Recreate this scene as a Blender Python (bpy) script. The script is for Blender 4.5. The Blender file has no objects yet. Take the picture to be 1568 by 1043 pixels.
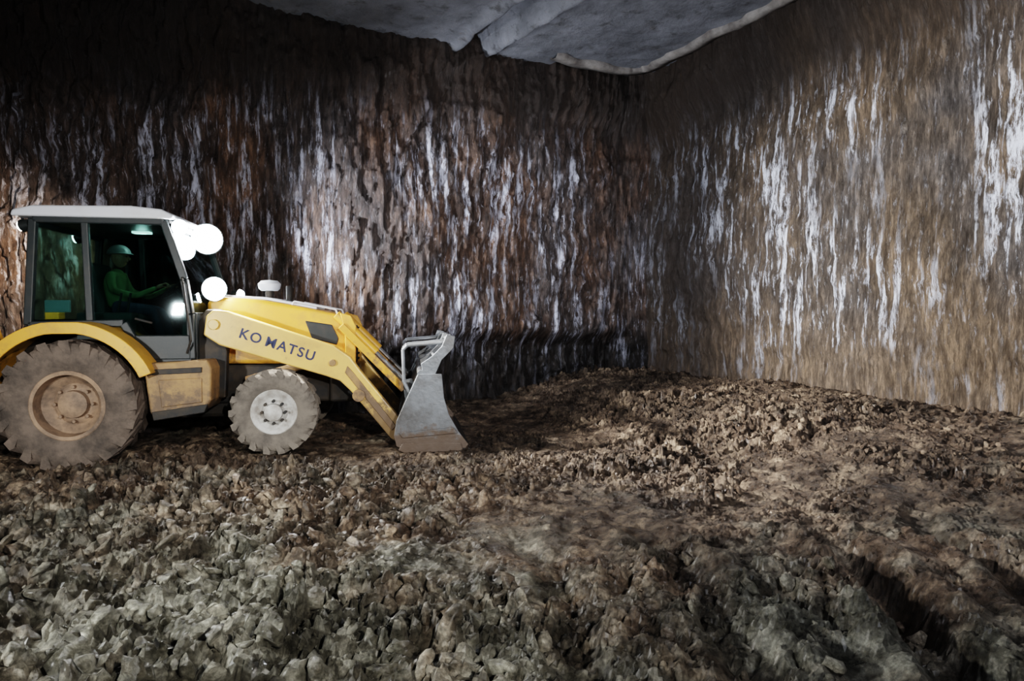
import bpy, bmesh, math, random
import numpy as np
from mathutils import Vector, Matrix
random.seed(7); rng=np.random.RandomState(11)
D=bpy.data; S=bpy.context.scene
# ------------------------------------------------------------------ noise
M32=0xFFFFFFFF
def hsh(ix,iy,iz,s=0):
    n=(ix.astype(np.int64)*374761393+iy.astype(np.int64)*668265263+iz.astype(np.int64)*1442695041+s*97531)&M32
    n=((n^(n>>13))*1274126177)&M32
    n=((n^(n>>16))*2246822519)&M32
    n=n^(n>>15)
    return (n&0xFFFFFF)/float(0xFFFFFF)
def vn(x,y,z=None,s=0):
    x=np.asarray(x,float); y=np.asarray(y,float); z=np.zeros_like(x) if z is None else z
    ix=np.floor(x);iy=np.floor(y);iz=np.floor(z)
    fx=x-ix;fy=y-iy;fz=z-iz
    fx=fx*fx*(3-2*fx);fy=fy*fy*(3-2*fy);fz=fz*fz*(3-2*fz)
    r=0
    for a in (0,1):
        for b in (0,1):
            for c in (0,1):
                w=(fx if a else 1-fx)*(fy if b else 1-fy)*(fz if c else 1-fz)
                r=r+w*hsh(ix+a,iy+b,iz+c,s)
    return r*2-1
def fbm(x,y,o=4,s=0,g=.5):
    r=0;a=1;t=0
    for i in range(o):
        r=r+a*vn(x*2**i+i*7.3,y*2**i-i*3.1,None,s+i);t+=a;a*=g
    return r/t
def worley(x,y,s=0):
    ix=np.floor(x);iy=np.floor(y);f1=np.full(x.shape,9.);f2=np.full(x.shape,9.);cid=np.zeros(x.shape)
    z0=np.zeros_like(x);tx=np.zeros(x.shape)
    for a in (-1,0,1):
        for b in (-1,0,1):
            cx=ix+a;cy=iy+b
            px=cx+hsh(cx,cy,z0,s+1);py=cy+hsh(cx,cy,z0,s+2)
            d=np.sqrt((px-x)**2+(py-y)**2)
            c=hsh(cx,cy,z0,s+3)
            m=d<f1
            f2=np.where(m,f1,np.minimum(f2,d)); cid=np.where(m,c,cid); f1=np.where(m,d,f1)
            tx=np.where(m,(x-px)*(hsh(cx,cy,z0,s+4)-.5)*2+(y-py)*(hsh(cx,cy,z0,s+5)-.5)*2,tx)
    return f1,f2,cid,tx
def sst(a,b,x):
    t=np.clip((x-a)/(b-a),0,1);return t*t*(3-2*t)
# ------------------------------------------------------------------ materials
def newmat(n):
    m=D.materials.new(n);m.use_nodes=True;nt=m.node_tree;nt.nodes.clear()
    o=nt.nodes.new('ShaderNodeOutputMaterial');b=nt.nodes.new('ShaderNodeBsdfPrincipled')
    nt.links.new(b.outputs[0],o.inputs[0]);return m,nt,b,o
def N(nt,t,**k):
    n=nt.nodes.new(t)
    for a,v in k.items():
        setattr(n,a,v)
    return n
def ramp(nt,src,stops):
    r=nt.nodes.new('ShaderNodeValToRGB');e=r.color_ramp.elements
    while len(e)<len(stops): e.new(.5)
    for i,(p,c) in enumerate(stops):
        e[i].position=p;e[i].color=(c if len(c)==4 else (*c,1)) if not isinstance(c,float) else (c,c,c,1)
    nt.links.new(src,r.inputs[0]);return r.outputs[0]
def mix(nt,f,a,b,mode='MIX'):
    m=nt.nodes.new('ShaderNodeMix');m.data_type='RGBA';m.blend_type=mode
    for i,v in ((0,f),(6,a),(7,b)):
        if hasattr(v,'links'): nt.links.new(v,m.inputs[i])
        elif isinstance(v,(int,float)): m.inputs[i].default_value=v
        else: m.inputs[i].default_value=(*v,1)
    return m.outputs[2]
def mrange(nt,src,a,b,c=0,d=1):
    mr=N(nt,'ShaderNodeMapRange');mr.interpolation_type='SMOOTHSTEP'
    for i,v in enumerate((a,b,c,d)): mr.inputs[i+1].default_value=v
    nt.links.new(src,mr.inputs[0]);return mr.outputs[0]
def noise(nt,vec,scale,detail=4,rough=.5,dist=0,map=None):
    if map:
        mp=N(nt,'ShaderNodeMapping');mp.inputs['Scale'].default_value=map;nt.links.new(vec,mp.inputs[0]);vec=mp.outputs[0]
    n=N(nt,'ShaderNodeTexNoise');n.inputs['Scale'].default_value=scale;n.inputs['Detail'].default_value=detail
    n.inputs['Roughness'].default_value=rough;n.inputs['Distortion'].default_value=dist
    nt.links.new(vec,n.inputs['Vector']);return n.outputs['Fac']
def bump(nt,b,h,st,dist):
    n=N(nt,'ShaderNodeBump');n.inputs['Strength'].default_value=st;n.inputs['Distance'].default_value=dist
    nt.links.new(h,n.inputs['Height']);nt.links.new(n.outputs[0],b.inputs['Normal'])
def simple(name,col,rough=.5,metal=0,dirt=None,dirtamt=.5,scale=6,bmp=.1,emit=0,mud=None):
    m,nt,b,o=newmat(name);tc=N(nt,'ShaderNodeTexCoord').outputs['Object']
    f=noise(nt,tc,scale,6,.65)
    dc=dirt or tuple(c*.5 for c in col)
    fac=ramp(nt,f,[(.62-.35*dirtamt,0.),(.8-.2*dirtamt,1.)])
    mm=N(nt,'ShaderNodeMath',operation='MULTIPLY');nt.links.new(fac,mm.inputs[0]);mm.inputs[1].default_value=min(1,dirtamt*1.3)
    c=mix(nt,mm.outputs[0],col,dc)
    if mud:  # splashed mud, thicker toward the ground
        sp=N(nt,'ShaderNodeSeparateXYZ');nt.links.new(tc,sp.inputs[0])
        hh=mrange(nt,sp.outputs[2],mud,.0,-.15,.35)
        ad=N(nt,'ShaderNodeMath',operation='ADD');nt.links.new(hh,ad.inputs[0]);nt.links.new(noise(nt,tc,7,7,.7),ad.inputs[1])
        c=mix(nt,ramp(nt,ad.outputs[0],[(.50,0.),(.66,.85)]),c,(.13,.092,.065))
    nt.links.new(c,b.inputs['Base Color'])
    b.inputs['Roughness'].default_value=rough;b.inputs['Metallic'].default_value=metal
    if bmp: bump(nt,b,noise(nt,tc,scale*6,5,.6),bmp,.02)
    if emit:
        b.inputs['Emission Color'].default_value=(*col,1);b.inputs['Emission Strength'].default_value=emit
    return m
mY=simple('yellow_paint',(.72,.38,.055),.42,0,(.34,.19,.07),.48,3,.05,0,1.6)
mYd=simple('muddy_yellow_paint',(.38,.24,.11),.6,0,(.17,.11,.07),.6,4,.2,0,1.3)
mYLit=simple('lamplit_yellow_paint',(.80,.52,.17),.36,0,(.46,.29,.12),.38,3.5,.05,0,1.0)  # yellow paint lightened, glare of the cab lamps put into the colour
mBlk=simple('black_trim',(.018,.024,.026),.45,0,(.05,.045,.04),.4,6,.05)
mDark=simple('dark_frame_metal',(.03,.03,.03),.6,.2,(.08,.06,.04),.6,5,.1)
mWhite=simple('white_roof_panel',(.66,.68,.72),.4,0,(.45,.43,.4),.3,3,.03)
mRimW=simple('white_wheel_rim',(.55,.55,.53),.5,0,(.24,.21,.18),.65,7,.1)
mRimY=simple('muddy_wheel_rim',(.36,.25,.17),.65,0,(.12,.09,.07),.7,5,.25)
mSteel=simple('bucket_steel',(.22,.24,.26),.40,.3,(.10,.095,.09),.7,3,.2,0,.45)
mChrome=simple('cylinder_rod',(.7,.7,.7),.2,.9,None,.2,4,0)
mTire=simple('muddy_tyre_rubber',(.17,.135,.11),.85,0,(.055,.047,.041),.65,5,.5)
mTireF=simple('muddy_front_tyre_rubber',(.22,.195,.165),.85,0,(.075,.066,.06),.6,5,.5)
mInk=simple('lettering_ink',(.02,.03,.10),.5,0,None,.1,4,0)
mVest=simple('hi_vis_vest',(.22,.34,.15),.8,0,(.12,.2,.08),.5,8,.1)
mCloth=simple('work_clothes',(.05,.07,.12),.9,0,None,.3,8,.2)
mSkin=simple('skin',(.45,.26,.17),.55,0,(.38,.2,.13),.3,8,.05)
mHelm=simple('helmet_plastic',(.30,.31,.31),.3,0,None,.1,4,0)
mSeat=simple('seat_fabric',(.10,.12,.12),.8,0,None,.3,6,.1)
mLamp=simple('lamp_glow',(.93,.97,1.0),.3,0,(.93,.97,1.0),.1,4,0,90)
mLampS=simple('lamp_glow_small',(1,.93,.85),.3,0,(1,.93,.85),.1,4,0,25)
mCabFill=simple('cab_fill_emitter',(.85,1.0,.93),.3,0,(.85,1,.93),.1,4,0,2)  # glow added to brighten the cab interior
def glass():
    m,nt,b,o=newmat('tinted_cab_glass');nt.nodes.remove(b)
    t=N(nt,'ShaderNodeBsdfTransparent');t.inputs[0].default_value=(.46,.60,.58,1)
    g=N(nt,'ShaderNodeBsdfGlossy');g.inputs['Roughness'].default_value=.03;g.inputs[0].default_value=(.85,.95,1,1)
    f=N(nt,'ShaderNodeFresnel');f.inputs[0].default_value=1.5
    x=N(nt,'ShaderNodeMixShader');nt.links.new(f.outputs[0],x.inputs[0]);nt.links.new(t.outputs[0],x.inputs[1]);nt.links.new(g.outputs[0],x.inputs[2])
    nt.links.new(x.outputs[0],o.inputs[0]);return m
mGlass=glass()

def wallmat(name,base,dark,warm,streak,lo,hi,rough,w,fineamt,gamt,grey,bst,corner=None,foot=None,p0=.38):
    m,nt,b,o=newmat(name);tcn=N(nt,'ShaderNodeTexCoord');uv=tcn.outputs['UV']
    sp=N(nt,'ShaderNodeSeparateXYZ');nt.links.new(uv,sp.inputs[0]);zc=sp.outputs[1]
    a=noise(nt,uv,1.0,8,.62,.3,map=(1.6,.8,1))
    col=ramp(nt,a,[(.30,dark),(.46,base),(.62,warm),(.80,tuple(min(1,c*1.35) for c in warm))])
    hue=noise(nt,uv,1.0,4,.5,.2,map=(.7,.5,1))
    col=mix(nt,ramp(nt,hue,[(.40,0.),(.60,.8)]),col,grey)
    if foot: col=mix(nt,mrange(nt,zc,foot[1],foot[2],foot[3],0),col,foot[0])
    g=noise(nt,uv,1.0,9,.80,.05,map=(13,2.2,1))
    col=mix(nt,gamt,col,ramp(nt,g,[(.37,(.20,.18,.17)),(.5,(.75,.75,.75)),(.64,(2.1,2.05,2.0))]),'MULTIPLY')
    st=noise(nt,uv,1.0,3,.6,.03,map=(w,.45,1))
    st2=noise(nt,uv,1.0,7,.8,.08,map=(w*2.6,2.4,1))
    pt=noise(nt,uv,1.0,3,.5,.3,map=(.55,.42,1))
    k1=ramp(nt,st,[(lo,0.),(hi,1.)]);k2=ramp(nt,st2,[(.46,0.),(.56,1.)]);k3=ramp(nt,pt,[(p0,0.),(p0+.13,1.)])
    k=mix(nt,1.,mix(nt,1.,k1,k2,'MULTIPLY'),k3,'MULTIPLY')
    fine=mix(nt,1.,ramp(nt,noise(nt,uv,1.0,8,.78,.06,map=(17,3.0,1)),[(.56,0.),(.63,fineamt)]),ramp(nt,pt,[(.33,.18),(.55,1.)]),'MULTIPLY')
    k=mix(nt,1.,k,fine,'ADD')
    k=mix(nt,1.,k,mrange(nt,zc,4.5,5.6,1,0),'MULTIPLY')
    k=mix(nt,1.,k,mrange(nt,zc,.5,1.5,.25,1),'MULTIPLY')
    col=mix(nt,k,col,streak)
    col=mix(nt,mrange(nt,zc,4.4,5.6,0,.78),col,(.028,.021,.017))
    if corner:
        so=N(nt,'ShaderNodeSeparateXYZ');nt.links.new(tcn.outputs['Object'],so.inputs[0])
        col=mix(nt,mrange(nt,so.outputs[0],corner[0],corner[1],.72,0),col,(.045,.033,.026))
    nt.links.new(col,b.inputs['Base Color'])
    r=ramp(nt,a,[(.3,rough-.15),(.7,rough+.2)]);nt.links.new(r,b.inputs['Roughness'])
    h=noise(nt,uv,1.0,10,.75,.1,map=(10,2.8,1))
    bump(nt,b,h,bst,.10);return m
mWallB=wallmat('damp_brown_rock',(.078,.052,.040),(.026,.020,.017),(.130,.080,.054),(.58,.60,.70),.515,.585,.40,5.2,.70,.90,(.072,.064,.063),.9,None,((.020,.017,.015),.85,1.5,.92),.39)  # dark foot tint paints the shadow along the wall base into the colour
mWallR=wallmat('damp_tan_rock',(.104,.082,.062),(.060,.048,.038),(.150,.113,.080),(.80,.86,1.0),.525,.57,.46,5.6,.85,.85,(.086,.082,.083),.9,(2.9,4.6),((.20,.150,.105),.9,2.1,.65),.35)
def ceilmat():
    m,nt,b,o=newmat('sprayed_rock_ceiling');tc=N(nt,'ShaderNodeTexCoord').outputs['Object']
    a=noise(nt,tc,1.4,10,.70,.2)
    col=ramp(nt,a,[(.30,(.10,.104,.115)),(.46,(.155,.163,.182)),(.62,(.20,.21,.235)),(.8,(.27,.28,.31))])
    s=noise(nt,tc,3.2,9,.75,.2);col=mix(nt,ramp(nt,s,[(.54,0.),(.66,.75)]),col,(.045,.043,.041))
    nt.links.new(col,b.inputs['Base Color']);b.inputs['Roughness'].default_value=.75
    bump(nt,b,noise(nt,tc,5,10,.7),.6,.06);return m
mCeil=ceilmat()
mLedge=simple('pale_concrete_lip',(.28,.265,.25),.8,0,(.09,.08,.075),.7,3,.5)
def groundmat(name,lift=1.0):
    m,nt,b,o=newmat(name);tc=N(nt,'ShaderNodeTexCoord').outputs['Object']
    big=noise(nt,tc,1.0,7,.68,.5);med=noise(nt,tc,4.5,9,.72,.3);fin=noise(nt,tc,26,6,.72)
    L_=lambda c:tuple(x*lift for x in c)
    cA=ramp(nt,med,[(.36,L_((.034,.024,.018))),(.5,L_((.118,.086,.062))),(.64,L_((.35,.275,.20)))])
    cB=ramp(nt,med,[(.36,L_((.034,.033,.025))),(.5,L_((.128,.126,.102))),(.64,L_((.40,.40,.345)))])
    sx=N(nt,'ShaderNodeSeparateXYZ');nt.links.new(tc,sx.inputs[0])
    ad=N(nt,'ShaderNodeMath',operation='ADD');nt.links.new(mrange(nt,sx.outputs[1],2.0,6.8,.11,-.15),ad.inputs[0]);nt.links.new(big,ad.inputs[1])
    a2=N(nt,'ShaderNodeMath',operation='ADD');nt.links.new(mrange(nt,sx.outputs[0],-2.5,1.5,.07,-.02),a2.inputs[0]);nt.links.new(ad.outputs[0],a2.inputs[1])
    f=ramp(nt,a2.outputs[0],[(.42,0.),(.64,1.)])
    col=mix(nt,f,cA,cB)
    col=mix(nt,.78,col,ramp(nt,fin,[(.34,(.28,.28,.28)),(.66,(1.65,1.65,1.65))]),'MULTIPLY')
    bl=noise(nt,tc,.7,3,.5,.2)
    col=mix(nt,.9,col,ramp(nt,bl,[(.38,(.50,.48,.45)),(.6,(1.35,1.33,1.30))]),'MULTIPLY')
    nt.links.new(col,b.inputs['Base Color'])
    nt.links.new(ramp(nt,med,[(.40,.22),(.60,.66)]),b.inputs['Roughness'])
    b.inputs['Coat Weight'].default_value=.12;b.inputs['Coat Roughness'].default_value=.3
    bump(nt,b,noise(nt,tc,16,10,.78),1.,.045);return m
mGround=groundmat('muddy_ground',.90);mClod=groundmat('clay_clods',1.25)
# ------------------------------------------------------------------ mesh helpers
def mk(name,verts,faces,mat=None,parent=None,smooth=False,bevel=0,seg=2,loc=None):
    me=D.meshes.new(name);me.from_pydata([tuple(v) for v in verts],[],faces);me.update()
    bm=bmesh.new();bm.from_mesh(me);bmesh.ops.recalc_face_normals(bm,faces=bm.faces);bm.to_mesh(me);bm.free()
    o=D.objects.new(name,me);S.collection.objects.link(o)
    if mat: me.materials.append(mat)
    if smooth: me.polygons.foreach_set('use_smooth',[True]*len(me.polygons))
    if bevel:
        b=o.modifiers.new('bev','BEVEL');b.width=bevel;b.segments=seg;b.limit_method='ANGLE';b.angle_limit=math.radians(35)
    if parent: o.parent=parent
    if loc: o.location=loc
    return o
def prism(name,prof,y0,y1,mat,parent,bevel=.01,seg=2):
    n=len(prof);v=[(x,y0,z) for x,z in prof]+[(x,y1,z) for x,z in prof]
    f=[list(range(n)),list(range(2*n-1,n-1,-1))]+[[i,(i+1)%n,n+(i+1)%n,n+i] for i in range(n)]
    return mk(name,v,f,mat,parent,False,bevel,seg)
def box(name,x0,x1,y0,y1,z0,z1,mat,parent,bevel=.01):
    return prism(name,[(x0,z0),(x1,z0),(x1,z1),(x0,z1)],y0,y1,mat,parent,bevel)
def tubegeo(p0,p1,r0,r1=None,n=16):
    r1=r0 if r1 is None else r1
    p0=Vector(p0);p1=Vector(p1);d=(p1-p0).normalized()
    a=d.orthogonal().normalized();b=d.cross(a);v=[];f=[]
    for p,r in((p0,r0),(p1,r1)):
        for i in range(n):
            t=2*math.pi*i/n;v.append(p+a*r*math.cos(t)+b*r*math.sin(t))
    f=[[i,(i+1)%n,n+(i+1)%n,n+i] for i in range(n)]+[list(range(n)),list(range(2*n-1,n-1,-1))]
    return v,f
def multi(name,geos,mat,parent,bevel=0,smooth=False):
    V=[];F=[]
    for v,f in geos:
        k=len(V);V+=list(v);F+=[[i+k for i in q] for q in f]
    return mk(name,V,F,mat,parent,smooth,bevel)
def tube(name,p0,p1,r,mat,parent,r1=None,n=16,bevel=0): 
    v,f=tubegeo(p0,p1,r,r1,n);return mk(name,v,f,mat,parent,False,bevel)
def beamgeo(p0,p1,w,d):
    p0=Vector(p0);p1=Vector(p1);a=(p1-p0).normalized();s=Vector((0,1,0))
    if abs(a.dot(s))>.9: s=Vector((1,0,0))
    u=a.cross(s).normalized();s=u.cross(a).normalized()
    v=[p+u*w/2*i+s*d/2*j for p in(p0,p1) for i,j in((-1,-1),(1,-1),(1,1),(-1,1))]
    return v,[[0,1,2,3],[7,6,5,4],[0,4,5,1],[1,5,6,2],[2,6,7,3],[3,7,4,0]]
def lathe(name,prof,cx,cy,cz,mat,parent,n=64,sgn=1):
    V=[];F=[];m=len(prof)
    for i in range(n):
        t=2*math.pi*i/n
        for r,y in prof: V.append((cx+r*math.cos(t),cy+sgn*y,cz+r*math.sin(t)))
    for i in range(n):
        for j in range(m-1):
            a=i*m+j;b=((i+1)%n)*m+j;F.append([a,b,b+1,a+1])
    o=mk(name,V,F,mat,parent,True)
    mod=o.modifiers.new('es','EDGE_SPLIT');mod.split_angle=math.radians(40);return o
def empty(name,loc=(0,0,0),rz=0):
    e=D.objects.new(name,None);S.collection.objects.link(e);e.location=loc;e.rotation_euler=(0,0,rz);e.empty_display_size=.3;return e
def gridmesh(name,X,Y,Z,mat,uv=None,flip=False,smooth=True):
    ny,nx=X.shape;me=D.meshes.new(name)
    co=np.stack([X,Y,Z],-1).reshape(-1,3).astype(np.float32)
    idx=np.arange(nx*ny).reshape(ny,nx)
    q=np.stack([idx[:-1,:-1],idx[:-1,1:],idx[1:,1:],idx[1:,:-1]],-1).reshape(-1,4)
    if flip:q=q[:,::-1]
    me.vertices.add(len(co));me.vertices.foreach_set('co',co.ravel())
    me.loops.add(q.size);me.loops.foreach_set('vertex_index',q.ravel().astype(np.int32))
    me.polygons.add(len(q));me.polygons.foreach_set('loop_start',(np.arange(len(q))*4).astype(np.int32))
    me.polygons.foreach_set('loop_total',np.full(len(q),4,np.int32))
    me.update(calc_edges=True)
    me.polygons.foreach_set('use_smooth',[smooth]*len(q))
    if uv is not None:
        l=me.uv_layers.new(name='UVMap');u=np.stack(uv,-1).reshape(-1,2)[q.ravel()];l.data.foreach_set('uv',u.ravel().astype(np.float32))
    me.materials.append(mat);o=D.objects.new(name,me);S.collection.objects.link(o);return o
# ------------------------------------------------------------------ cavern
CZ=6.25
ctrl=[(-13.5,-9),(-13.8,-2),(-13.6,5),(-12.5,8.6),(-10.0,9.75),(-7,9.8),(-4.5,9.9),(-2.4,10.6),(-.8,11.45),(.8,12.3),(2.0,12.9),(2.7,12.8),(3.1,12.3),(3.65,11.3),(4.5,9.75),(5.5,7.75),(6.6,5.6),(7.8,2.6),(8.4,-2),(8.5,-9),(4,-10),(-9,-10),(-13.5,-9)]
def catmull(P,step):
    out=[]
    n=len(P)
    for i in range(n-1):
        p0=np.array(P[max(i-1,0)]);p1=np.array(P[i]);p2=np.array(P[i+1]);p3=np.array(P[min(i+2,n-1)])
        L=np.linalg.norm(p2-p1);k=max(2,int(L/step))
        for j in range(k):
            t=j/k
            out.append((.5*((2*p1)+(-p0+p2)*t+(2*p0-5*p1+4*p2-p3)*t*t+(-p0+3*p1-3*p2+p3)*t**3),i+t))
    out.append((np.array(P[-1]),n-1.0));return out
def wallpart(name,i0,i1,step,mat,rough):
    C=catmull(ctrl,step);pts=np.array([c[0] for c in C]);par=np.array([c[1] for c in C])
    tan=np.gradient(pts,axis=0);tan/=np.linalg.norm(tan,axis=1)[:,None]
    nor=np.stack([tan[:,1],-tan[:,0]],1)
    u=np.concatenate([[0],np.cumsum(np.linalg.norm(np.diff(pts,axis=0),axis=1))])
    m=(par>=i0-1e-6)&(par<=i1+1e-6);pts=pts[m];nor=nor[m];u=u[m]
    zs=np.arange(-.6,CZ+1.3,step*1.25)
    U,Zz=np.meshgrid(u,zs);PX,_=np.meshgrid(pts[:,0],zs);PY,_=np.meshgrid(pts[:,1],zs);NX,_=np.meshgrid(nor[:,0],zs);NY,_=np.meshgrid(nor[:,1],zs)
    wu=U+.04*vn(U*2.2,Zz*1.6,None,3)
    d=.20*fbm(U*.55,Zz*.4,3,5)
    rgh=rough(PX)
    # tooth marks: tall narrow facets
    f1,f2,c,t1=worley(wu*3.6,Zz*.9,9);g1,g2,c2,t2=worley(wu*8.5+3,Zz*2.1,19);h1,h2,c3,t3=worley(wu*17+3,Zz*5.0,29)
    r2=1-np.abs(vn(wu*6.1+3,Zz*.8,None,14))
    d=d+rgh*(.07*(c-.5)+.09*t1+.045*(c2-.5)+.08*t2-.02*(1-g1)+.02*(c3-.5)+.05*t3+.05*(r2**2-.4)+.04*fbm(wu*11,Zz*4,3,22))
    d=d-.30*sst(1.30,.95,Zz+.15*vn(U*.8,0*Zz,None,44))*sst(-2.5,-.5,PX)*sst(3.0,2.0,PX)
    d=d+.06*rgh*sst(.2,.6,np.abs(vn(U*.4,Zz*1.8,None,47)))
    d=d+.30*sst(4.9,5.9,Zz+.35*vn(U*.7,Zz*0,None,50))*(.3+.7*sst(.5,2.2,PX))+.18*sst(.3,-.3,Zz)
    return gridmesh(name,PX+NX*d,PY+NY*d,Zz,mat,(U,Zz))
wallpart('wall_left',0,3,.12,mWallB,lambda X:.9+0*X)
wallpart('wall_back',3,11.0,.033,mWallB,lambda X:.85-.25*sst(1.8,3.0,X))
wallpart('wall_right',11.0,17,.033,mWallR,lambda X:.6-.22*sst(2.9,4.5,X))
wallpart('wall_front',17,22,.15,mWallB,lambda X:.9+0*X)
# ceiling
xs=np.arange(-14.5,9.6,.06);ys=np.arange(-11,14.2,.06);X,Y=np.meshgrid(xs,ys)
def seg_d(X,Y,a,b):
    a=np.array(a);b=np.array(b);d=b-a;t=np.clip(((X-a[0])*d[0]+(Y-a[1])*d[1])/(d@d),0,1)
    return np.sqrt((X-a[0]-t*d[0])**2+(Y-a[1]-t*d[1])**2)
Zc=CZ+.06*fbm(X*.7,Y*.7,4,60)+.025*fbm(X*3,Y*3,3,66)+.75*sst(-3.4,-5.6,X)
gd=seg_d(X,Y,(-1.1,12.0),(.75,9.2))+.08*vn(X*2,Y*2,None,71)
Zc=Zc+.55*sst(.28,.08,gd)-.14*sst(.5,.29,gd)*sst(.22,.36,gd)
gridmesh('ceiling',X,Y,Zc,mCeil,flip=True)
C=catmull(ctrl,.06);P=[c[0] for c in C if 8.8<=c[1]<=16.5]
V=[];F=[]
pa=np.array(P)
for _ in range(60): pa[1:-1]=(pa[:-2]+pa[1:-1]*2+pa[2:])/4
tn=np.gradient(pa,axis=0);tn/=np.linalg.norm(tn,axis=1)[:,None];nr=np.stack([tn[:,1],-tn[:,0]],1)
jt=vn(np.arange(len(pa))*.35,np.zeros(len(pa)),None,301);jt2=vn(np.arange(len(pa))*.11,np.zeros(len(pa)),None,305)
for i,p in enumerate(pa):
    o1=.50+.07*jt2[i];w=.08+.03*jt[i]
    for (o_,z_) in ((o1-.15,CZ+.15),(o1+w,CZ+.12),(o1+w+.02,CZ-.03),(o1+w*.5,CZ-.08-.02*jt[i]),(o1-.15,CZ-.05)):
        q=p+nr[i]*o_;V.append((q[0],q[1],z_))
for i in range(len(pa)-1):
    for j in range(5):
        a=i*5+j;b=i*5+(j+1)%5;F.append([a,b,b+5,a+5])
mk('trim_1',V,F,mLedge,None,True)
# ------------------------------------------------------------------ ground
def gh(X,Y,fine=True):
    dr=(X-2.86)*-.89+(Y-13)*-.456
    z=.48*sst(4.6,.6,dr+.5*vn(X*.6,Y*.6,None,80))*sst(2.5,7,Y+X*.3)
    z=z+.10*fbm(X*.5,Y*.5,3,83)*sst(0,1.2,np.abs(Y-8.0)+0*X+sst(-1,0,X)*2)
    z=z-.10*sst(1.0,.2,np.sqrt((X+5)**2+((Y-7.2)/1.6)**2))
    z=z-.16*np.exp(-(((X-.6)/1.3)**2+((Y-9.4)/1.3)**2))
    br=.5+.5*vn(X*1.7,Y*1.7,None,86)
    for x0,k,w,dp in ((2.05,.12,.18,.19),(2.75,.22,.15,.17),(1.15,-.10,.16,.10),(.30,-.10,.16,.07)):
        c=x0+k*(Y-3)+.14*vn(Y*1.3,Y*0+x0,None,88);dd=np.abs(X-c)
        z=z-(.55+.6*br)*dp*sst(w,w*.3,dd)*sst(5.6,3.6,Y)+.45*dp*np.exp(-((dd-w*1.5)/.08)**2)*sst(5.6,3.6,Y)
    for y0,k in ((3.35,.12),(3.75,.10)):
        c=y0+k*(X+2);z=z-.06*sst(.13,.05,np.abs(Y-c))*sst(-.6,-1.6,X)
    return z
def rmask(X,Y):
    m=.40+.60*sst(.4,-1.2,X)*sst(7.5,6.2,Y)+.55*vn(X*1.2,Y*1.2,None,90)+.32*vn(X*3.1,Y*3.1,None,91)
    m=m+.28*sst(5.8,7.0,Y)*sst(0,1,X)
    pad=np.exp(-(((X-.15)/.9)**2+((Y-4.7)/1.0)**2))
    return np.clip(m-.75*pad,.10,1.3)
def detail(X,Y):
    m=rmask(X,Y);z=0
    for sc,a,s in ((2.3,.08,100),(5.5,.065,110),(11,.045,120),(21,.022,125)):
        wx=X*sc+.45*vn(X*sc*1.7,Y*sc*1.7,None,s+7);wy=Y*sc+.45*vn(X*sc*1.7+9,Y*sc*1.7,None,s+8)
        f1,f2,c,t=worley(wx,wy,s)
        z=z+a*m*(sst(0,.22,f2-f1)*(.1+.9*c+.9*t)-.4)
    z=z+.035*fbm(X*9,Y*9,4,130)
    return z
def axis(segs):
    out=[]
    for a,b,s in segs: out.append(np.arange(a,b,s))
    return np.concatenate(out+[np.array([segs[-1][1]])])
xs=axis([(-14.5,-7.2,.12),(-7.2,-4,.04),(-4,4.5,.018),(4.5,7,.04),(7,9.5,.12)])
ys=axis([(-10.8,1.8,.15),(1.8,6.8,.018),(6.8,10,.03),(10,13.8,.045)])
X,Y=np.meshgrid(xs,ys)
gridmesh('floor',X,Y,gh(X,Y)+detail(X,Y),mGround,smooth=False)
# clods
bases=[]
for k in range(14):
    bm=bmesh.new();bmesh.ops.create_icosphere(bm,subdivisions=2 if k<9 else 3,radius=1)
    v=np.array([p.co[:] for p in bm.verts]);f=np.array([[q.index for q in fa.verts] for fa in bm.faces]);bm.free()
    for c in range(9):
        n=rng.randn(3);n/=np.linalg.norm(n);h=rng.uniform(.30,.70);dd=v@n;v=v-np.outer(np.clip(dd-h,0,None),n)
    v=v*(1+.30*vn(v[:,0]*2.6+k,v[:,1]*2.6,v[:,2]*2.6,200+k))[:,None]
    bases.append((v,f))
def clods(name,n,mat,area,smin,smax,pw,dens):
    VV=[];FF=[];off=0
    x=rng.uniform(area[0],area[1],n);y=rng.uniform(area[2],area[3],n)
    keep=rng.rand(n)<dens(x,y);x=x[keep];y=y[keep]
    s=smin+(smax-smin)*rng.rand(len(x))**pw
    s=s*np.where((x<.2)&(y<6.5),1.1,.75)
    z=gh(x,y)+detail(x,y)+s*.10
    for i in range(len(x)):
        v,f=bases[rng.randint(0,9) if s[i]<.06 else rng.randint(0,14)]
        ang=rng.rand(3)*6.28
        Rm=np.array(Matrix.Rotation(ang[0],3,'X')@Matrix.Rotation(ang[1],3,'Y')@Matrix.Rotation(ang[2],3,'Z'))
        sc=np.array([1.1,rng.uniform(.5,1),rng.uniform(.4,.9)])*s[i]
        VV.append((v*sc)@Rm.T+np.array([x[i],y[i],z[i]]));FF.append(f+off);off+=len(v)
    co=np.concatenate(VV).astype(np.float32);q=np.concatenate(FF).astype(np.int32)
    me=D.meshes.new(name);me.vertices.add(len(co));me.vertices.foreach_set('co',co.ravel())
    me.loops.add(q.size);me.loops.foreach_set('vertex_index',q.ravel());me.polygons.add(len(q))
    me.polygons.foreach_set('loop_start',(np.arange(len(q))*3).astype(np.int32));me.polygons.foreach_set('loop_total',np.full(len(q),3,np.int32))
    me.update(calc_edges=True);me.materials.append(mat);o=D.objects.new(name,me);S.collection.objects.link(o)
def dn(x,y):
    m=rmask(x,y);near=1-sst(7.5,9.5,y)*.35
    mach=((x<-.6)&(y>6.8))
    dr=(x-2.86)*-.89+(y-13)*-.456
    return np.where(mach|(dr<.7),.0,np.clip(m*1.0-.22,0.02,1)*near)
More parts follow.
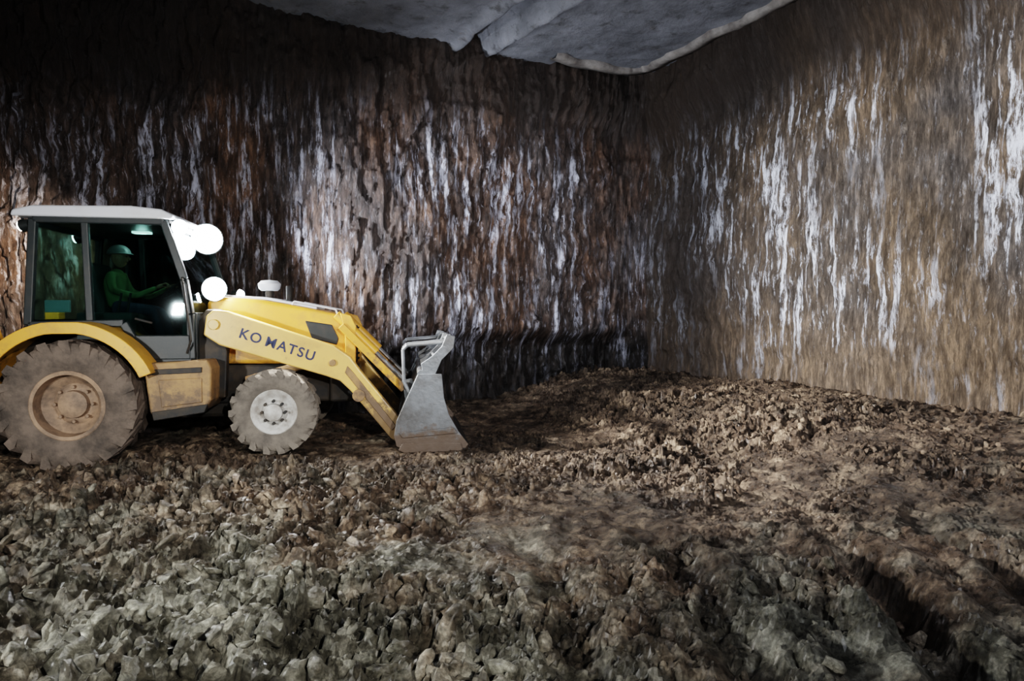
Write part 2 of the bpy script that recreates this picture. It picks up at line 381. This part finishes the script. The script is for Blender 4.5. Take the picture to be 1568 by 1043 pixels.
clods('clay_rubble',15000,mClod,(-5.0,4.6,2.0,9.6),.012,.100,3.2,dn)
# ------------------------------------------------------------------ backhoe loader
TH=math.radians(9.4)
L=empty('backhoe_loader',(-5.02,7.985,0),TH)
def wheel(tag,cx,cz,R,W,side,rimR,mt,mr,nl,deep):
    yo=side*1.10
    s=-side
    prof=[(rimR,.05),(rimR+.03,.02),(R*.80,.0),(R*.90,.015),(R*.955,.05),(R*.965,W*.3),(R*.965,W*.7),(R*.955,W-.05),(R*.8,W),(rimR,W-.05)]
    lathe('tyre_'+tag,prof,cx,yo,cz,mt,L,72,s)
    G=[]
    for i in range(nl):
        for half in (0,1):
            t0=2*math.pi*(i+.5*half)/nl
            y0=(-.005 if half==0 else W+.005);y1=W*(.56 if half==0 else .44)
            dt=.9*2*math.pi/nl
            a=[];hw=.26*2*math.pi/nl
            for (yy,tt) in((y0,t0),(y1,t0+dt)):
                for r in (R*.93,R*1.0):
                    for sg in (-1,1):
                        an=tt+sg*hw*(1 if r<R*.95 else .8);a.append((cx+r*math.cos(an),yo+s*yy,cz+r*math.sin(an)))
            for sg in (-1,1):
                an=t0+sg*hw*.7-.25*dt;a.append((cx+R*.80*math.cos(an),yo+s*(y0*.2 if half==0 else W-.002),cz+R*.80*math.sin(an)))
            f=[[0,1,3,2],[4,6,7,5],[0,2,6,4],[1,5,7,3],[2,3,7,6],[0,4,5,1],[8,9,3,2],[8,2,0],[9,1,3],[8,0,1,9]]
            G.append((a,f))
    multi('tread_lugs_'+tag,G,mt,L)
    pr=[(rimR+.02,.04),(rimR+.005,.0+.03),(rimR-.03,.035),(rimR-.045,deep*.7),(rimR*.62,deep),(rimR*.50,deep-.03),(rimR*.42,deep-.03),(rimR*.40,deep-.09),(rimR*.22,deep-.11),(.001,deep-.11)]
    lathe('rim_'+tag,pr,cx,yo,cz,mr,L,56,s)
    G=[]
    for i in range(8):
        t=2*math.pi*i/8;r=rimR*.52
        p=(cx+r*math.cos(t),yo+s*(deep+.0),cz+r*math.sin(t));q=(p[0],yo+s*(deep-.07),p[2])
        G.append(tubegeo(p,q,.018,.018,6))
    multi('wheel_bolts_'+tag,G,mDark if mr is mRimW else mr,L)
RZ=.60
for sd,tg in((-1,'rear_right'),(1,'rear_left')): wheel(tg,0,RZ,.72,.44,sd,.37,mTire,mRimY,20,.24)
for sd,tg in((-1,'front_right'),(1,'front_left')): wheel(tg,2.15,.48,.485,.32,sd,.245,mTireF,mRimW,18,.07)
tube('rear_axle',(0,-.80,RZ),(0,.80,RZ),.13,mDark,L);tube('front_axle',(2.15,-1.0,.48),(2.15,1.0,.48),.09,mDark,L)
box('chassis',-.95,2.95,-.36,.36,.5,.98,mDark,L,.03)
box('gearbox_sump',.5,1.6,-.3,.3,.32,.55,mDark,L,.05)
for sd,tg in((-1,'right'),(1,'left')):
    n=28;V=[];F=[]
    a0,a1=math.radians(22),math.radians(172)
    for i in range(n+1):
        t=a0+(a1-a0)*i/n
        for r_,y_ in ((.93,1.13),(.93,.48),(.90,.48),(.90,1.08),(.80,1.10),(.80,1.13)):
            V.append((r_*math.cos(t)*1.02,sd*y_,RZ+min(r_*math.sin(t),.915*r_/.93)))
    for i in range(n):
        for j in range(6): a=i*6+j;b=i*6+(j+1)%6;F.append([a,b,b+6,a+6])
    F.append([0,1,2,3,4,5]);F.append([n*6+k for k in range(5,-1,-1)])
    mk('fender_'+tg,V,F,mYd if sd>0 else mY,L,False,.008)
    prism('tank_'+tg,[(.74,1.05),(1.42,1.08),(1.46,.98),(1.45,.62),(1.38,.50),(.84,.42),(.80,.50)],sd*.98,sd*.40,mYd,L,.03,3)
    prism('tank_step_'+tg,[(.84,.98),(1.36,1.0),(1.36,.94),(.84,.92)],sd*1.0,sd*.97,mDark,L,.004)
    prism('tank_panel_'+tg,[(.90,.86),(1.36,.88),(1.36,.60),(.93,.55)],sd*.995,sd*.97,mYd,L,.01)
    prism('tank_sill_'+tg,[(.82,.50),(1.42,.58),(1.38,.48),(.84,.40)],sd*.99,sd*.90,mDark,L,.01)
    prism('inner_panel_'+tg,[(-.7,.8),(.8,.8),(.8,1.15),(.5,1.5),(-.7,1.5)],sd*.50,sd*.44,mDark,L,.01)
    prof=[(1.33,1.36),(1.36,1.58),(1.44,1.65),(1.58,1.64),(2.80,1.22),(2.98,1.09),(3.10,.92),(3.62,.26),(3.66,.12),(3.58,.02),(3.46,.08),(2.98,.68),(2.86,.80),(2.70,.86),(1.50,1.24)]
    prism('loader_arm_'+tg,prof,sd*.80,sd*.66,mYLit,L,.018,3)
    prism('arm_stiffener_'+tg,[(2.95,.98),(3.02,.90),(3.52,.24),(3.47,.18),(2.92,.90)],sd*.815,sd*.79,mYd,L,.008)
    prism('arm_tower_'+tg,[(1.22,.6),(1.52,.6),(1.56,1.45),(1.48,1.66),(1.32,1.66),(1.22,1.5)],sd*.64,sd*.52,mDark,L,.02)
    for k,(x,z,r) in enumerate(((1.45,1.48,.06),(3.08,.62,.075),(3.56,.13,.06),(2.78,1.02,.04))):
        tube('pin_%s_%d'%(tg,k),(x,sd*.64,z),(x,sd*.84,z),r,mYd if k else mYLit,L,None,20,.006)
    tube('lift_cylinder_'+tg,(1.75,sd*.58,.80),(2.40,sd*.60,.98),.055,mYd,L)
    tube('lift_rod_'+tg,(2.40,sd*.60,.98),(2.74,sd*.62,1.05),.03,mChrome,L)
    a=Vector((2.80,sd*.50,1.60));b=Vector((3.66,sd*.50,.72));m_=a.lerp(b,.55)
    tube('tilt_cylinder_'+tg,a,m_,.058,mY,L,None,20,.008);tube('tilt_rod_'+tg,m_,b,.032,mChrome,L)
    g=[beamgeo((2.86,sd*.60,1.46),(3.62,sd*.60,.66),.09,.04),beamgeo((2.86,sd*.40,1.46),(3.62,sd*.40,.66),.09,.04)]
    multi('tilt_links_'+tg,g,mY,L,.008)
    tube('tilt_pin_'+tg,(3.66,sd*.36,.70),(3.66,sd*.66,.70),.05,mDark,L,None,18)
    prism('bucket_lever_'+tg,[(3.60,.78),(3.72,.80),(3.82,.50),(3.72,.10),(3.50,.03),(3.52,.22),(3.64,.45)],sd*.62,sd*.56,mSteel,L,.01)
for sd in (-1,1):
    geo=[]
    cu=D.curves.new('t','FONT');cu.body='KO MATSU';cu.size=.165;cu.extrude=.003;cu.offset=.0022;cu.space_character=1.18;cu.space_word=.35;cu.align_x='CENTER';cu.align_y='CENTER'
    to=D.objects.new('tmp',cu);S.collection.objects.link(to)
    dg=bpy.context.evaluated_depsgraph_get();me=D.meshes.new_from_object(to.evaluated_get(dg));D.objects.remove(to)
    o=D.objects.new('side_lettering_'+('right' if sd<0 else 'left'),me);S.collection.objects.link(o);me.materials.clear();me.materials.append(mInk);o.parent=L
    sl=math.atan2(-.42,1.22)
    if sd<0: o.matrix_local=Matrix.Translation((2.15,-.804,1.235))@Matrix.Rotation(-sl,4,'Y')@Matrix.Rotation(math.pi/2,4,'X')
    else: o.matrix_local=Matrix.Translation((2.15,.804,1.235))@Matrix.Rotation(-sl,4,'Y')@Matrix.Rotation(math.pi,4,'Z')@Matrix.Rotation(math.pi/2,4,'X')
# hood
prism('hood',[(1.28,1.0),(1.28,1.76),(1.42,1.82),(1.9,1.78),(2.55,1.66),(2.82,1.60),(2.93,1.52),(2.97,1.30),(2.97,.82),(2.7,.80),(2.6,.98)],-.48,.48,mY,L,.05,4)
prism('hood_top_lamplight',[(1.45,1.80),(1.95,1.775),(2.55,1.66),(2.55,1.69),(1.95,1.81),(1.45,1.84)],-.40,.40,mWhite,L,.01)  # white slab paints the lamplight on the hood top
for sd,tg in((-1,'right'),(1,'left')):
    prism('hood_vent_'+tg,[(2.42,1.52),(2.74,1.47),(2.82,1.30),(2.80,1.22),(2.50,1.30)],sd*.50,sd*.47,mBlk,L,.012)
    prism('front_frame_'+tg,[(2.84,1.62),(2.98,1.58),(3.04,1.45),(3.02,.80),(2.90,.80),(2.90,1.40)],sd*.56,sd*.49,mY,L,.012)
    prism('hood_side_trim_'+tg,[(1.3,1.34),(1.3,1.28),(2.4,1.0),(2.45,1.04)],sd*.495,sd*.47,mDark,L,.004)
box('grille',2.95,2.99,-.40,.40,.95,1.45,mBlk,L,.01)
multi('grille_bars',[beamgeo((3.0,-.4,z),(3.0,.4,z),.02,.02) for z in np.arange(1.0,1.45,.07)],mDark,L)
box('front_counterweight',2.7,3.05,-.45,.45,.50,.82,mDark,L,.03)
tube('precleaner_stem',(1.92,-.05,1.76),(1.92,-.05,1.92),.05,mDark,L)
lathe('precleaner_bowl',[(.001,0),(.10,0),(.13,.03),(.14,.09),(.10,.13),(.001,.14)],0,0,0,mWhite,L,32)
o=D.objects['precleaner_bowl'];o.matrix_local=Matrix.Translation((1.92,-.05,1.90))@Matrix.Rotation(math.pi/2,4,'X')
tube('exhaust_pipe',(2.1,.30,1.7),(2.1,.30,1.98),.04,mDark,L)
g=[];
for y in(-.40,.40):
    pts=[(2.25,y,1.70),(2.28,y,1.76),(2.78,y,1.66),(2.80,y,1.60)]
    g+=[tubegeo(pts[i],pts[i+1],.012,None,8) for i in range(3)]
multi('hood_handrail',g,mWhite,L)
# ---- cab
sidep=[(-.50,1.48),(.48,1.50),(.70,1.08),(1.20,1.08),(1.19,1.6),(1.13,2.0),(.93,2.66),(-.42,2.66)]
for sd,tg in((-1,'right'),(1,'left')):
    y=sd*.78;g=[]
    for i in range(len(sidep)):
        a=sidep[i];b=sidep[(i+1)%len(sidep)]
        g.append(beamgeo((a[0],y,a[1]),(b[0],y,b[1]),.085,.07))
    g.append(beamgeo((.13,y,1.5),(.10,y,2.66),.075,.06))
    g.append(beamgeo((.60,y+sd*.02,1.22),(1.19,y+sd*.02,1.22),.28,.05))
    multi('cab_frame_'+tg,g,mBlk,L,.012)
    prism('side_glass_'+tg,sidep,sd*.775,sd*.768,mGlass,L,0)
    tube('door_handle_'+tg,(.62,sd*.84,1.55),(.80,sd*.84,1.50),.014,mDark,L)
    g=[tubegeo((1.16,sd*.84,1.15),(1.22,sd*.88,1.3),.012,None,8),tubegeo((1.22,sd*.88,1.3),(1.15,sd*.88,1.95),.012,None,8),tubegeo((1.15,sd*.88,1.95),(1.12,sd*.82,2.02),.012,None,8)]
    multi('grab_rail_'+tg,g,mDark,L)
g=[];
for z,xf,xr in((2.64,.94,-.42),(1.12,1.20,-.45)):
    g+=[beamgeo((xf,-.78,z),(xf,.78,z),.08,.07)]
g+=[beamgeo((-.42,-.78,2.62),(-.42,.78,2.62),.08,.07),beamgeo((-.49,-.78,1.5),(-.49,.78,1.5),.08,.07)]
multi('cab_crossbeams',g,mBlk,L,.01)
mk('windscreen',[(1.20,-.76,1.1),(1.20,.76,1.1),(1.13,.76,2.0),(1.13,-.76,2.0),(.94,-.76,2.62),(.94,.76,2.62)],[[0,1,2,3],[3,2,5,4]],mGlass,L)
mk('rear_window',[(-.49,-.76,1.5),(-.49,.76,1.5),(-.42,.76,2.62),(-.42,-.76,2.62)],[[0,1,2,3]],mGlass,L)
prism('cab_roof',[(-.62,2.68),(-.60,2.75),(-.40,2.80),(.60,2.82),(.92,2.79),(1.04,2.73),(1.04,2.68)],-.86,.86,mWhite,L,.03,3)
box('roof_liner',-.5,.95,-.74,.74,2.63,2.69,mBlk,L,.01)
box('cab_floor',-.45,1.2,-.76,.76,1.02,1.09,mDark,L,.01)
prism('cab_firewall',[(1.16,1.05),(1.24,1.05),(1.24,1.62),(1.16,1.62)],-.72,.72,mBlk,L,.01)
box('rear_bulkhead',-.50,-.42,-.44,.44,1.05,1.5,mBlk,L,.01)
box('added_cab_fill_panel',.30,.50,-.06,.06,2.605,2.632,mCabFill,L,.004)  # added glowing panel, makes the operator visible
prism('seat_base',[(-.02,1.10),(.42,1.10),(.46,1.50),(.0,1.48)],-.22,.22,mBlk,L,.03)
prism('seat_cushion',[(-.05,1.48),(.46,1.50),(.50,1.57),(.44,1.61),(-.02,1.58)],-.26,.26,mSeat,L,.03,3)
prism('seat_back',[(-.06,1.55),(.04,1.58),(-.06,2.20),(-.14,2.24),(-.20,2.18)],-.25,.25,mSeat,L,.04,3)
prism('dash_console',[(.86,1.08),(1.14,1.08),(1.14,1.80),(1.02,1.86),(.92,1.78)],-.22,.22,mBlk,L,.03)
tube('steering_column',(.95,0,1.70),(.78,0,1.90),.03,mBlk,L)
bpy.ops.mesh.primitive_torus_add(major_radius=.18,minor_radius=.014,major_segments=36,minor_segments=8)
sw=bpy.context.object;sw.name='steering_wheel';sw.data.materials.append(mBlk);sw.parent=L;sw.matrix_local=Matrix.Translation((.77,0,1.91))@Matrix.Rotation(math.radians(-40),4,'Y')
box('side_console',-.1,.5,-.62,-.40,1.10,1.62,mSeat,L,.03)
box('window_reflection_slab',-.36,-.10,-.74,-.70,1.62,1.76,mWhite,L,.01)  # white slab standing in for a window reflection
for k,(x,y) in enumerate(((.4,-.5),(.3,-.5))):
    tube('lever_%d'%k,(x,y,1.6),(x+.05,y,1.85),.012,mBlk,L);
def lamp(name,x,y,z,r,mat,dirv=(1,0,0)):
    d=Vector(dirv).normalized();p=Vector((x,y,z))
    tube(name+'_housing',p-d*.10,p,r*.75,mBlk,L,r*1.06,32)
    lens=tube(name+'_lens',p,p+d*.03,r*.98,mat,L,r*.80,32)
    tube(name+'_bracket',p-d*.05,p-d*.05+Vector((-.05,0,.08 if z>2.3 else -.12)),.015,mBlk,L,None,8)
lamp('work_lamp_1',1.08,-.74,2.60,.09,mLamp,(.6,-.78,-.08))
lamp('work_lamp_2',1.12,.15,2.57,.19,mLamp,(.50,-.86,-.08))
lamp('head_lamp_1',1.40,-.58,1.90,.14,mLamp,(.50,-.86,-.08))
lamp('head_lamp_2',1.40,.60,1.86,.08,mLamp,(.9,-.3,-.08))
lamp('rear_lamp_1',-.62,-.60,2.60,.07,mLampS,(-1,.3,-.2))
lamp('rear_lamp_2',-.62,.60,2.60,.07,mLampS,(-1,.1,-.2))
# ---- bucket
def shell(poly,t):
    pts=[Vector((x,0,z)) for x,z in poly];o=[]
    for i,p in enumerate(pts):
        a=pts[max(i-1,0)];b=pts[min(i+1,len(pts)-1)];d=(b-a).normalized();o.append((p.x-d.z*t,p.z+d.x*t))
    return poly+o[::-1]
bp=[(4.34,0.0),(4.0,.0),(3.70,.01),(3.58,.06),(3.53,.16),(3.55,.32),(3.63,.52),(3.72,.72),(3.80,.88)]
prism('bucket_shell',shell(bp,-.025),-1.15,1.15,mSteel,L,.004)
sp=[(3.78,.90),(4.06,.90),(4.085,.62),(4.14,.42),(4.25,.22),(4.37,.06),(4.35,-.01),(3.66,-.01),(3.53,.06),(3.50,.18),(3.53,.36),(3.62,.56)]
for sd,tg in((-1,'right'),(1,'left')): prism('bucket_side_'+tg,sp,sd*1.18,sd*1.14,mSteel,L,.008)
prism('bucket_cutting_edge',[(4.08,-.02),(4.42,-.02),(4.38,.02),(4.08,.03)],-1.18,1.18,mDark,L,.004)
prism('bucket_side_wear_plate',[(3.56,.22),(3.60,.16),(4.24,.20),(4.19,.27)],-1.205,-1.17,mSteel,L,.004)
prism('bucket_heel_plate',[(3.55,.02),(3.62,-.015),(4.30,-.015),(4.28,.08),(3.60,.10)],-1.195,-1.17,mSteel,L,.004)
tube('bucket_top_roll',(3.82,-1.15,.90),(3.82,1.15,.90),.045,mSteel,L)
for y in(-1.12,-.4,.4,1.12):
    prism('fork_bracket_%d'%int(y*100),[(3.84,.88),(3.98,.88),(4.06,1.06),(4.20,1.20),(4.22,1.34),(4.12,1.36),(4.06,1.22),(3.94,1.10),(3.82,1.02)],y-.025,y+.025,mSteel,L,.006)
g=[]
for y in(-1.05,-.6,.6,1.05):
    pts=[(3.68,y,.68),(3.62,y,.80),(3.61,y,1.18),(3.66,y,1.23),(4.16,y,1.27)]
    g+=[tubegeo(pts[i],pts[i+1],.02,None,10) for i in range(4)]
g+=[tubegeo((3.63,-1.05,1.20),(3.63,1.05,1.20),.02,None,10),tubegeo((4.15,-1.15,1.30),(4.15,1.15,1.30),.025,None,10),tubegeo((3.98,-1.15,1.10),(3.98,1.15,1.10),.02,None,10)]
multi('bucket_guard_rails',g,mSteel,L)
# ---- backhoe at the rear
box('slide_frame',-1.08,-.92,-1.05,1.05,.45,1.05,mDark,L,.02)
for sd,tg in((-1,'right'),(1,'left')):
    box('stabiliser_column_'+tg,-1.22,-1.04,sd*1.05-.09,sd*1.05+.09,.30,1.72,mY,L,.02)
    box('stabiliser_leg_'+tg,-1.19,-1.07,sd*1.05-.06,sd*1.05+.06,.12,.9,mDark,L,.02)
    prism('stabiliser_foot_'+tg,[(-1.32,.16),(-.94,.16),(-.98,.22),(-1.28,.22)],sd*1.05-.16,sd*1.05+.16,mDark,L,.01)
box('kingpost',-1.32,-1.08,-.18,.18,.55,1.25,mDark,L,.03)
prism('backhoe_boom',[(-1.30,.85),(-1.15,.95),(-1.35,1.6),(-1.55,2.2),(-2.05,3.05),(-2.25,3.1),(-2.28,2.95),(-1.85,2.1),(-1.62,1.5),(-1.45,.9)],-.14,.14,mY,L,.02)
prism('backhoe_dipper',[(-2.1,3.2),(-2.3,3.22),(-2.5,2.6),(-2.42,1.3),(-2.30,1.3),(-2.18,2.6)],-.12,.12,mY,L,.02)
tube('boom_cylinder',(-1.28,0,1.25),(-1.72,0,2.5),.06,mDark,L)
prism('backhoe_bucket',[(-2.28,1.35),(-2.5,1.35),(-2.72,1.1),(-2.7,.75),(-2.45,.6),(-2.1,.72),(-2.16,.78),(-2.42,.72),(-2.55,.85),(-2.5,1.1)],-.25,.25,mDark,L,.01)
# ------------------------------------------------------------------ operator
OP=empty('machine_operator',(-5.02,7.985,0),TH)
def skin(name,nodes,edges,mat,sub=2):
    me=D.meshes.new(name);me.from_pydata([n[:3] for n in nodes],edges,[]);o=D.objects.new(name,me);S.collection.objects.link(o)
    sm=o.modifiers.new('s','SKIN');sm.use_smooth_shade=True
    for i,n in enumerate(nodes):
        r=n[3];me.skin_vertices[0].data[i].radius=(r,r) if not isinstance(r,tuple) else r
    me.skin_vertices[0].data[0].use_root=True
    ss=o.modifiers.new('u','SUBSURF');ss.levels=sub;ss.render_levels=sub;me.materials.append(mat);o.parent=OP;return o
nd=[(.10,0,1.66,.13),(.08,0,1.82,.13),(.09,0,2.0,.145),(.10,0,2.10,.09),(.11,0,2.17,.055),
    (.09,-.17,2.07,.065),(.16,-.26,1.88,.048),(.40,-.22,1.82,.038),(.62,-.17,1.93,.028),
    (.09,.17,2.07,.065),(.16,.26,1.88,.048),(.40,.22,1.82,.038),(.62,.17,1.93,.028)]
skin('vest_and_jacket',nd,[(0,1),(1,2),(2,3),(3,4),(2,5),(5,6),(6,7),(7,8),(2,9),(9,10),(10,11),(11,12)],mVest)
nd=[(.08,0,1.67,.12),(.16,-.10,1.67,.095),(.56,-.14,1.64,.07),(.68,-.14,1.24,.05),(.68,-.14,1.17,.045),(.82,-.14,1.14,.038),
    (.16,.10,1.67,.095),(.56,.14,1.64,.07),(.68,.14,1.24,.05),(.68,.14,1.17,.045),(.82,.14,1.14,.038)]
skin('trousers_and_boots',nd,[(0,1),(1,2),(2,3),(3,4),(4,5),(0,6),(6,7),(7,8),(8,9),(9,10)],mCloth)
def ell(name,c,r,mat,n=24):
    bm=bmesh.new();bmesh.ops.create_uvsphere(bm,u_segments=n,v_segments=n//2,radius=1)
    for v in bm.verts: v.co=Vector((v.co.x*r[0]*(1 if v.co.z>0 else 1-.12*abs(v.co.z)),v.co.y*r[1]*(1 if v.co.z>0 else 1-.25*abs(v.co.z)),v.co.z*r[2]))+Vector(c)
    me=D.meshes.new(name);bm.to_mesh(me);bm.free();me.materials.append(mat);o=D.objects.new(name,me);S.collection.objects.link(o);o.parent=OP
    me.polygons.foreach_set('use_smooth',[True]*len(me.polygons));return o
ell('head',(.14,0,2.30),(.10,.078,.12),mSkin)
ell('nose',(.245,0,2.29),(.02,.013,.022),mSkin,12)
ell('mouth',(.225,0,2.245),(.014,.026,.007),mInk,12)
for s_ in(-1,1):
    ell('eye_%d'%s_,(.226,s_*.032,2.315),(.010,.014,.009),mBlk,12);ell('ear_%d'%s_,(.13,s_*.080,2.30),(.02,.010,.03),mSkin,12)
h=ell('hard_hat',(.13,0,2.35),(.135,.115,.115),mHelm)
bm=bmesh.new();bm.from_mesh(h.data);bmesh.ops.bisect_plane(bm,geom=bm.verts[:]+bm.edges[:]+bm.faces[:],plane_co=(0,0,2.35),plane_no=(0,0,-1),clear_outer=True);bm.to_mesh(h.data);bm.free()
tube('hat_brim',(.145,0,2.345),(.145,0,2.355),.15,mHelm,OP,.14,28)
for s_ in(-1,1):
    skin('palm_%d'%s_,[(.61,s_*.172,1.925,.024),(.65,s_*.165,1.945,.028),(.69,s_*.158,1.965,.026)],[(0,1),(1,2)],mSkin,1)
    for k in range(4):
        a=s_*(.150-.0+ (k-1.5)*.019);l=(.95,1.0,.97,.8)[k]
        skin('finger_%d_%d'%(s_,k),[(.68,a,1.965,.009),(.725,a,1.985*1,.009),(.745,a,1.96,.008),(.735,a,1.96-.028*l,.007)],[(0,1),(1,2),(2,3)],mSkin,1)
    skin('thumb_%d'%s_,[(.65,s_*.145,1.945,.011),(.68,s_*.118,1.94,.010),(.71,s_*.112,1.935,.008)],[(0,1),(1,2)],mSkin,1)
# ------------------------------------------------------------------ lights
def w(p):
    return Matrix.Translation((-5.02,7.985,0))@Matrix.Rotation(TH,4,'Z')@Vector(p)
def spot(name,loc,tgt,e,col,size=120,blend=.8,rad=.08):
    l=D.lights.new(name,'SPOT');l.energy=e;l.color=col;l.spot_size=math.radians(size);l.spot_blend=blend;l.shadow_soft_size=rad
    o=D.objects.new(name,l);S.collection.objects.link(o);o.location=loc;o.rotation_euler=(Vector(tgt)-Vector(loc)).to_track_quat('-Z','Y').to_euler();return o
spot('work_light_right',w((1.25,-.85,2.55)),(5.2,7.0,1.9),3000,(1,.965,.93),72,.9)
spot('work_light_left',w((1.3,.35,2.52)),(.6,12,3.6),560,(.88,.92,1),96,.9)
spot('head_light_right',w((1.5,-.75,1.92)),(1.9,5.0,.3),260,(1,.96,.9),110,.8)
spot('head_light_left',w((1.5,.72,1.9)),(2.2,12.5,2.8),90,(.9,.95,1),90,.8)
spot('rear_light',w((-.75,.5,2.6)),(-8.3,9.9,1.6),450,(1,.80,.62),110,.9)
l=D.lights.new('added_cab_fill','POINT');l.energy=1.6;l.color=(.8,1,.95);l.shadow_soft_size=.06  # added fill point inside the cab
o=D.objects.new('added_cab_fill',l);S.collection.objects.link(o);o.location=w((.4,0,2.55))
def area(name,loc,tgt,e,col,sz):
    l=D.lights.new(name,'AREA');l.energy=e;l.color=col;l.size=sz;o=D.objects.new(name,l);S.collection.objects.link(o);o.location=loc
    o.rotation_euler=(Vector(tgt)-Vector(loc)).to_track_quat('-Z','Y').to_euler();return o
spot('behind_camera_light',(2.2,-2.2,3.4),(-3.0,6.2,.2),1150,(1,.95,.88),54,.9,.12)  # unseen light behind the camera, boosted to brighten the loader
spot('added_face_fill',(3.4,1.0,3.6),(-.2,11.6,3.4),1650,(.93,.95,1),38,.9,.10)  # added fill from out of view, lifts the back wall
area('added_raking_light',(-4.8,1.2,1.7),(-.5,4.5,0),170,(.97,.98,.97),.22)  # added raking light, out of view, for contrast on the rubble
area('added_ceiling_wash',(3.0,1.5,2.6),(1.0,10.5,6.6),130,(.88,.91,1),.4)  # added upward wash from out of view, brightens the ceiling
wd=D.worlds.new('cave_air');S.world=wd;wd.use_nodes=True;wd.node_tree.nodes['Background'].inputs[0].default_value=(.02,.025,.03,1)
# ------------------------------------------------------------------ camera
c=D.cameras.new('camera');c.lens=22.5;c.sensor_width=36;c.clip_end=100;co=D.objects.new('camera',c);S.collection.objects.link(co)
co.location=(0,0,1.6);co.rotation_euler=(math.radians(90-2.35),0,0);S.camera=co
S.view_settings.view_transform='Filmic'
try:S.view_settings.look='High Contrast'
except Exception:pass
S.view_settings.exposure=.75
